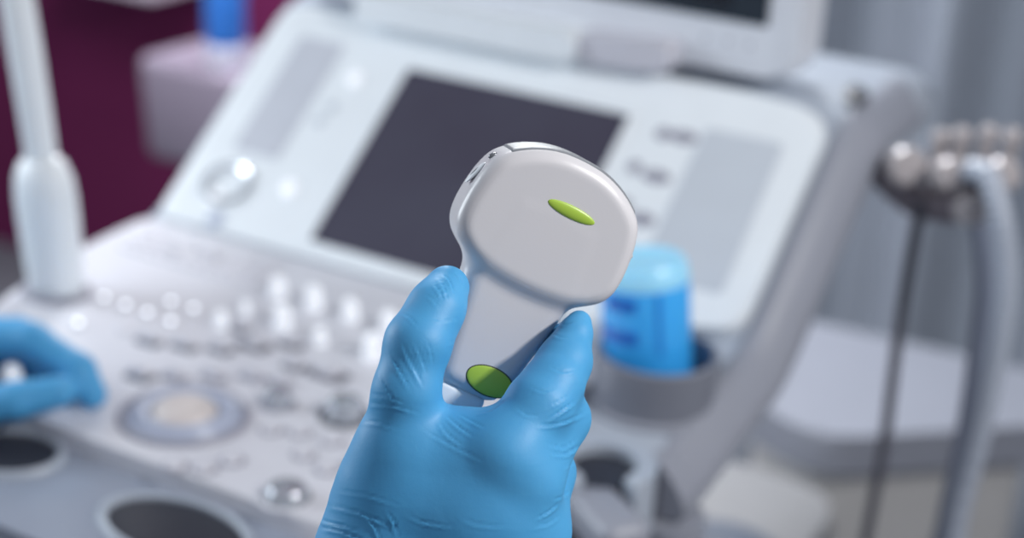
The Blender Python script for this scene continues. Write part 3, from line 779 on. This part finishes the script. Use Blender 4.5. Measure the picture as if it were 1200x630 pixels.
def right_hand(P):
    palm = None
    for pts in [
        [(520, 770, .610, 28), (452, 650, .603, 25), (455, 590, .598, 19.0), (461, 555, .594, 16.3), (468, 520, .590, 13.5), (478, 458, .583, 10.8)],      # thumb metacarpal
        [(530, 760, .610, 27), (540, 660, .600, 20), (560, 600, .590, 15), (590, 530, .583, 12.8)],
        [(545, 760, .610, 26), (570, 660, .600, 18), (595, 620, .594, 15), (616, 562, .588, 12.6)],
        [(560, 760, .612, 25), (595, 700, .606, 18), (622, 625, .600, 13.5)],
        [(565, 770, .614, 24), (600, 715, .611, 16), (622, 672, .609, 12.5)],
        [(485, 532, .592, 12.5), (540, 528, .590, 12.0), (582, 530, .588, 12.5)],      # web
        [(470, 585, .599, 17), (540, 580, .5955, 16), (592, 590, .594, 13.5)],
        [(495, 530, .592, 13.8), (490, 565, .595, 17), (520, 600, .597, 18), (530, 680, .602, 22)],
        [(555, 535, .590, 12.5), (560, 600, .594, 16), (560, 680, .600, 21)],
    ]:
        d = chain(P, pts, 0.008)
        palm = d if palm is None else smin(palm, d, 0.011)
    thumb = chain(P, [(474, 458, .585, 11.0), (490, 402, .585, 10.9), (511, 362, .591, 9.4), (524, 337, .598, 8.1)], 0.006)
    palm = smin(palm, thumb, 0.006)
    idx = chain(P, [(594, 530, .583, 12.4), (633, 474, .589, 11.9), (650, 447, .594, 10.4), (663, 422, .600, 8.6), (674, 391, .606, 5.8), (679, 377, .609, 4.3)], 0.004)
    idb = chain(P, [(660, 425, .601, 8.6), (664, 404, .622, 7.8), (645, 402, .643, 7.6)], 0.004)
    idx = smin(idx, idb, 0.005)
    mid = chain(P, [(616, 562, .588, 12.4), (657, 490, .603, 10.3), (652, 474, .628, 9.6), (612, 462, .647, 8.6)], 0.004)
    rng = chain(P, [(622, 625, .600, 12.5), (641, 553, .612, 10.0), (632, 535, .636, 9.3), (592, 520, .650, 8.2)], 0.004)
    pky = chain(P, [(622, 672, .609, 11.5), (634, 603, .620, 8.6), (622, 590, .640, 8.0), (590, 575, .650, 7.3)], 0.004)
    fing = smin(idx, mid, 0.006); fing = smin(fing, rng, 0.006); fing = smin(fing, pky, 0.006)
    return smin(palm, fing, 0.006)
RW = [
    ([(457, 413), (468, 433), (482, 458)], 2.2, .35), ([(472, 404), (482, 425), (496, 452)], 2.4, .40), ([(486, 400), (493, 418), (500, 438)], 2.0, .30),
    ([(444, 434), (452, 452), (464, 474)], 2.0, .28), ([(500, 398), (505, 412), (507, 428)], 1.8, .2),
    ([(423, 474), (455, 474), (492, 484)], 2.2, .26), ([(430, 462), (452, 464), (476, 474)], 1.8, .22), ([(414, 494), (440, 495), (470, 503)], 1.8, .2),
    ([(524, 488), (538, 500), (554, 511)], 2.2, .34), ([(538, 485), (550, 492), (568, 501)], 1.8, .26), ([(515, 494), (524, 508), (545, 524)], 2.2, .24),
    ([(500, 505), (530, 522), (566, 540)], 2.4, .2), ([(558, 484), (575, 480), (592, 468)], 1.8, .2),
    ([(642, 492), (655, 483), (674, 470)], 2.0, .75), ([(632, 499), (658, 495), (686, 483)], 2.2, .5), ([(640, 478), (655, 470), (668, 462)], 1.8, .25),
    ([(648, 532), (664, 531), (680, 521)], 2.0, .6), ([(640, 520), (660, 524), (676, 514)], 1.8, .3), ([(655, 545), (668, 545), (677, 538)], 1.6, .25),
    ([(628, 607), (640, 601), (653, 591)], 1.8, .55), ([(648, 585), (658, 582), (668, 575)], 1.6, .45), ([(622, 618), (640, 614), (656, 604)], 2, .25),
    ([(508, 332), (514, 340), (519, 350)], 1.5, .45), ([(520, 321), (527, 330), (532, 342)], 1.6, .5), ([(513, 324), (520, 336), (525, 352)], 1.4, .35),
    ([(500, 345), (508, 352), (514, 362)], 1.5, .25), ([(534, 318), (540, 326), (541, 336)], 1.3, .3),
    ([(524, 402), (530, 400), (540, 394)], 1.6, .3), ([(505, 372), (522, 376), (540, 372)], 1.8, .15),
    ([(368, 606), (390, 613), (420, 621)], 2.2, .6), ([(384, 592), (420, 600), (458, 616)], 2.4, .36), ([(376, 618), (400, 622), (432, 636)], 2.2, .6),
    ([(455, 600), (462, 612), (466, 628)], 2.2, .4), ([(430, 606), (440, 618), (446, 634)], 2.2, .4), ([(478, 604), (500, 612), (530, 616)], 2.4, .25),
    ([(395, 575), (430, 580), (470, 592)], 2.4, .18), ([(540, 606), (560, 614), (590, 616)], 2.6, .2), ([(620, 452), (635, 458), (650, 455)], 2, .18),
    ([(606, 478), (618, 486), (632, 486)], 2, .2), ([(640, 385), (654, 394), (668, 396)], 1.8, .2), ([(645, 430), (660, 436), (678, 432)], 1.8, .22),
    ([(650, 376), (662, 380), (676, 374)], 1.4, .25), ([(468, 366), (480, 372), (490, 384)], 1.6, .18),
]
V, Fc = glove_mesh(right_hand, (-0.085, -0.006, 0.548), (0.042, 0.132, 0.668), 0.0008, [(p, sg*0.78, a*1.2) for p, sg, a in RW], smooth=4)
RH = thing('gloved_hand', tuple(wp(520, 700, 0.605)), 'right hand in a blue nitrile glove gripping the white convex probe', 'hand')
link('glove', to_mesh(V, Fc), m_glove, RH, label='blue nitrile glove')
# coat sleeve below the glove
def sleeve(name, axis, radii, parent, seed=1):
    rnd = random.Random(seed); path = spline([np.array(a) for a in axis], 10); k = len(path)
    bm = bmesh.new(); n = 48; rings = []
    ph = [rnd.uniform(0, 6.28) for _ in range(4)]
    nrm = None
    def R(t):
        x = t*(len(radii)-1); i = min(int(x), len(radii)-2); return radii[i]+(radii[i+1]-radii[i])*(x-i)
    for i, p in enumerate(path):
        t = path[min(i+1, k-1)]-path[max(i-1, 0)]; t = t/np.linalg.norm(t)
        if nrm is None: nrm = np.cross(t, np.array([0.2, 0.3, 1.0]))
        nrm = nrm-t*(nrm@t); nrm /= np.linalg.norm(nrm); bn = np.cross(t, nrm); s = i/(k-1)
        ring = []
        for j in range(n):
            a = 2*math.pi*j/n
            rr = R(s)*(1+0.035*math.sin(3*a+ph[0]+s*6)+0.025*math.sin(5*a+ph[1]-s*9)+0.02*math.sin(s*40+2*a+ph[2]))
            ring.append(bm.verts.new(p+rr*(math.cos(a)*nrm+math.sin(a)*bn)))
        rings.append(ring)
    for a, b in zip(rings, rings[1:]):
        for j in range(n): bm.faces.new((a[j], a[(j+1) % n], b[(j+1) % n], b[j]))
    o = link(name, bm_mesh(bm), m_sleeve, parent, label='white coat sleeve')
    sm = o.modifiers.new('thickness', 'SOLIDIFY'); sm.thickness = 0.0015
sleeve('sleeve', [wp(505, 668, .608), wp(505, 730, .61), wp(495, 900, .62), wp(470, 1200, .66), wp(440, 1500, .70)], [0.040, 0.042, 0.046, 0.052, 0.058], RH)

# ================================================================== left hand in the glove
def left_hand(P):
    palm = None
    for pts in [
        [(-215, 445, 1.085, 26), (-130, 420, 1.10, 22), (-50, 396, 1.115, 13.5)],
        [(-215, 440, 1.09, 26), (-130, 410, 1.13, 20), (-50, 388, 1.14, 13)],
        [(-215, 435, 1.10, 26), (-130, 405, 1.155, 18), (-60, 388, 1.165, 12.5)],
        [(-215, 450, 1.08, 24), (-120, 478, 1.078, 19), (-45, 478, 1.072, 13.5)],
    ]:
        d = chain(P, pts, 0.01); palm = d if palm is None else smin(palm, d, 0.014)
    th = chain(P, [(-45, 478, 1.072, 13.5), (20, 469, 1.070, 12.2), (70, 459, 1.076, 10.6)], 0.004)
    ix = chain(P, [(-50, 396, 1.115, 13.5), (38, 400, 1.106, 12.2), (92, 434, 1.099, 11.2), (108, 462, 1.094, 9.8)], 0.005)
    md = chain(P, [(-50, 388, 1.14, 13), (22, 393, 1.130, 11.8), (70, 424, 1.122, 11), (88, 446, 1.112, 9.8)], 0.005)
    rg = chain(P, [(-60, 388, 1.165, 12.5), (0, 392, 1.155, 11.5), (40, 418, 1.14, 10.5), (58, 436, 1.128, 9.5)], 0.005)
    py = chain(P, [(-80, 392, 1.185, 11), (-30, 402, 1.172, 9.5), (2, 424, 1.152, 9), (18, 438, 1.140, 8.3)], 0.005)
    f = smin(smin(smin(ix, md, .002), rg, .002), py, .002)
    return smin(smin(palm, th, 0.007), f, 0.008)
V, Fc = glove_mesh(left_hand, (-0.50, 0.010, 1.03), (-0.265, 0.115, 1.21), 0.0020, (), smooth=2)
LH = thing('gloved_hand', tuple(wp(-100, 440, 1.10)), 'left hand in a blue nitrile glove resting its fingertips on the keyboard deck', 'hand')
link('glove', to_mesh(V, Fc), m_glove, LH, label='blue nitrile glove')
sleeve('sleeve', [wp(-195, 442, 1.09), wp(-260, 455, 1.08), wp(-420, 480, 1.03), wp(-600, 520, 0.98)], [0.036, 0.040, 0.048, 0.055], LH, 3)

# ================================================================== light
def area(name, px, py, d, target, size, power, col=(1, 1, 1), size_y=None):
    L = bpy.data.lights.new(name, 'AREA'); L.energy = power; L.color = col; L.size = size
    if size_y: L.shape = 'RECTANGLE'; L.size_y = size_y
    o = bpy.data.objects.new(name, L); C.objects.link(o)
    p = Vector(CAM+Rw@np.array([px, py, d]))
    o.location = p; dr = Vector(target)-p
    o.rotation_euler = dr.to_track_quat('-Z', 'Y').to_euler()
    return o
hc = wp(600, 400, 0.6)
# positions in metres right / down / forward of the camera
area('key_light', 0.95, -0.50, 0.10, hc, 0.10, 15, (1.0, 0.98, 0.96))
area('window_light', -1.5, -0.65, 1.2, hc, 0.8, 20, (0.86, 0.94, 1.0))
area('ceiling_light', 0.1, -1.45, 2.2, (0.1, 0.0, 0.0), 0.55, 36, (0.95, 0.98, 1.0))
area('wall_fill', -0.6, -1.0, 2.0, (-1.2, 1.4, -0.4), 0.6, 13, (1.0, 0.95, 1.0))  # unseen fill added to brighten the purple wall
W = bpy.data.worlds.new('world'); bpy.context.scene.world = W; W.use_nodes = True
nt = W.node_tree; bg = nt.nodes['Background']
gr = nt.nodes.new('ShaderNodeTexGradient'); tc = nt.nodes.new('ShaderNodeTexCoord'); mp = nt.nodes.new('ShaderNodeMapping')
mp.inputs['Rotation'].default_value = (0, math.radians(90), 0); mp.inputs['Location'].default_value = (0.5, 0, 0); mp.inputs['Scale'].default_value = (0.5, 0.5, 0.5)
cr = nt.nodes.new('ShaderNodeValToRGB')
cr.color_ramp.elements[0].color = (0.30, 0.32, 0.37, 1); cr.color_ramp.elements[1].color = (0.64, 0.67, 0.75, 1)
nt.links.new(tc.outputs['Generated'], mp.inputs['Vector']); nt.links.new(mp.outputs['Vector'], gr.inputs['Vector'])
nt.links.new(gr.outputs['Fac'], cr.inputs['Fac']); nt.links.new(cr.outputs['Color'], bg.inputs['Color'])
bg.inputs['Strength'].default_value = 0.52
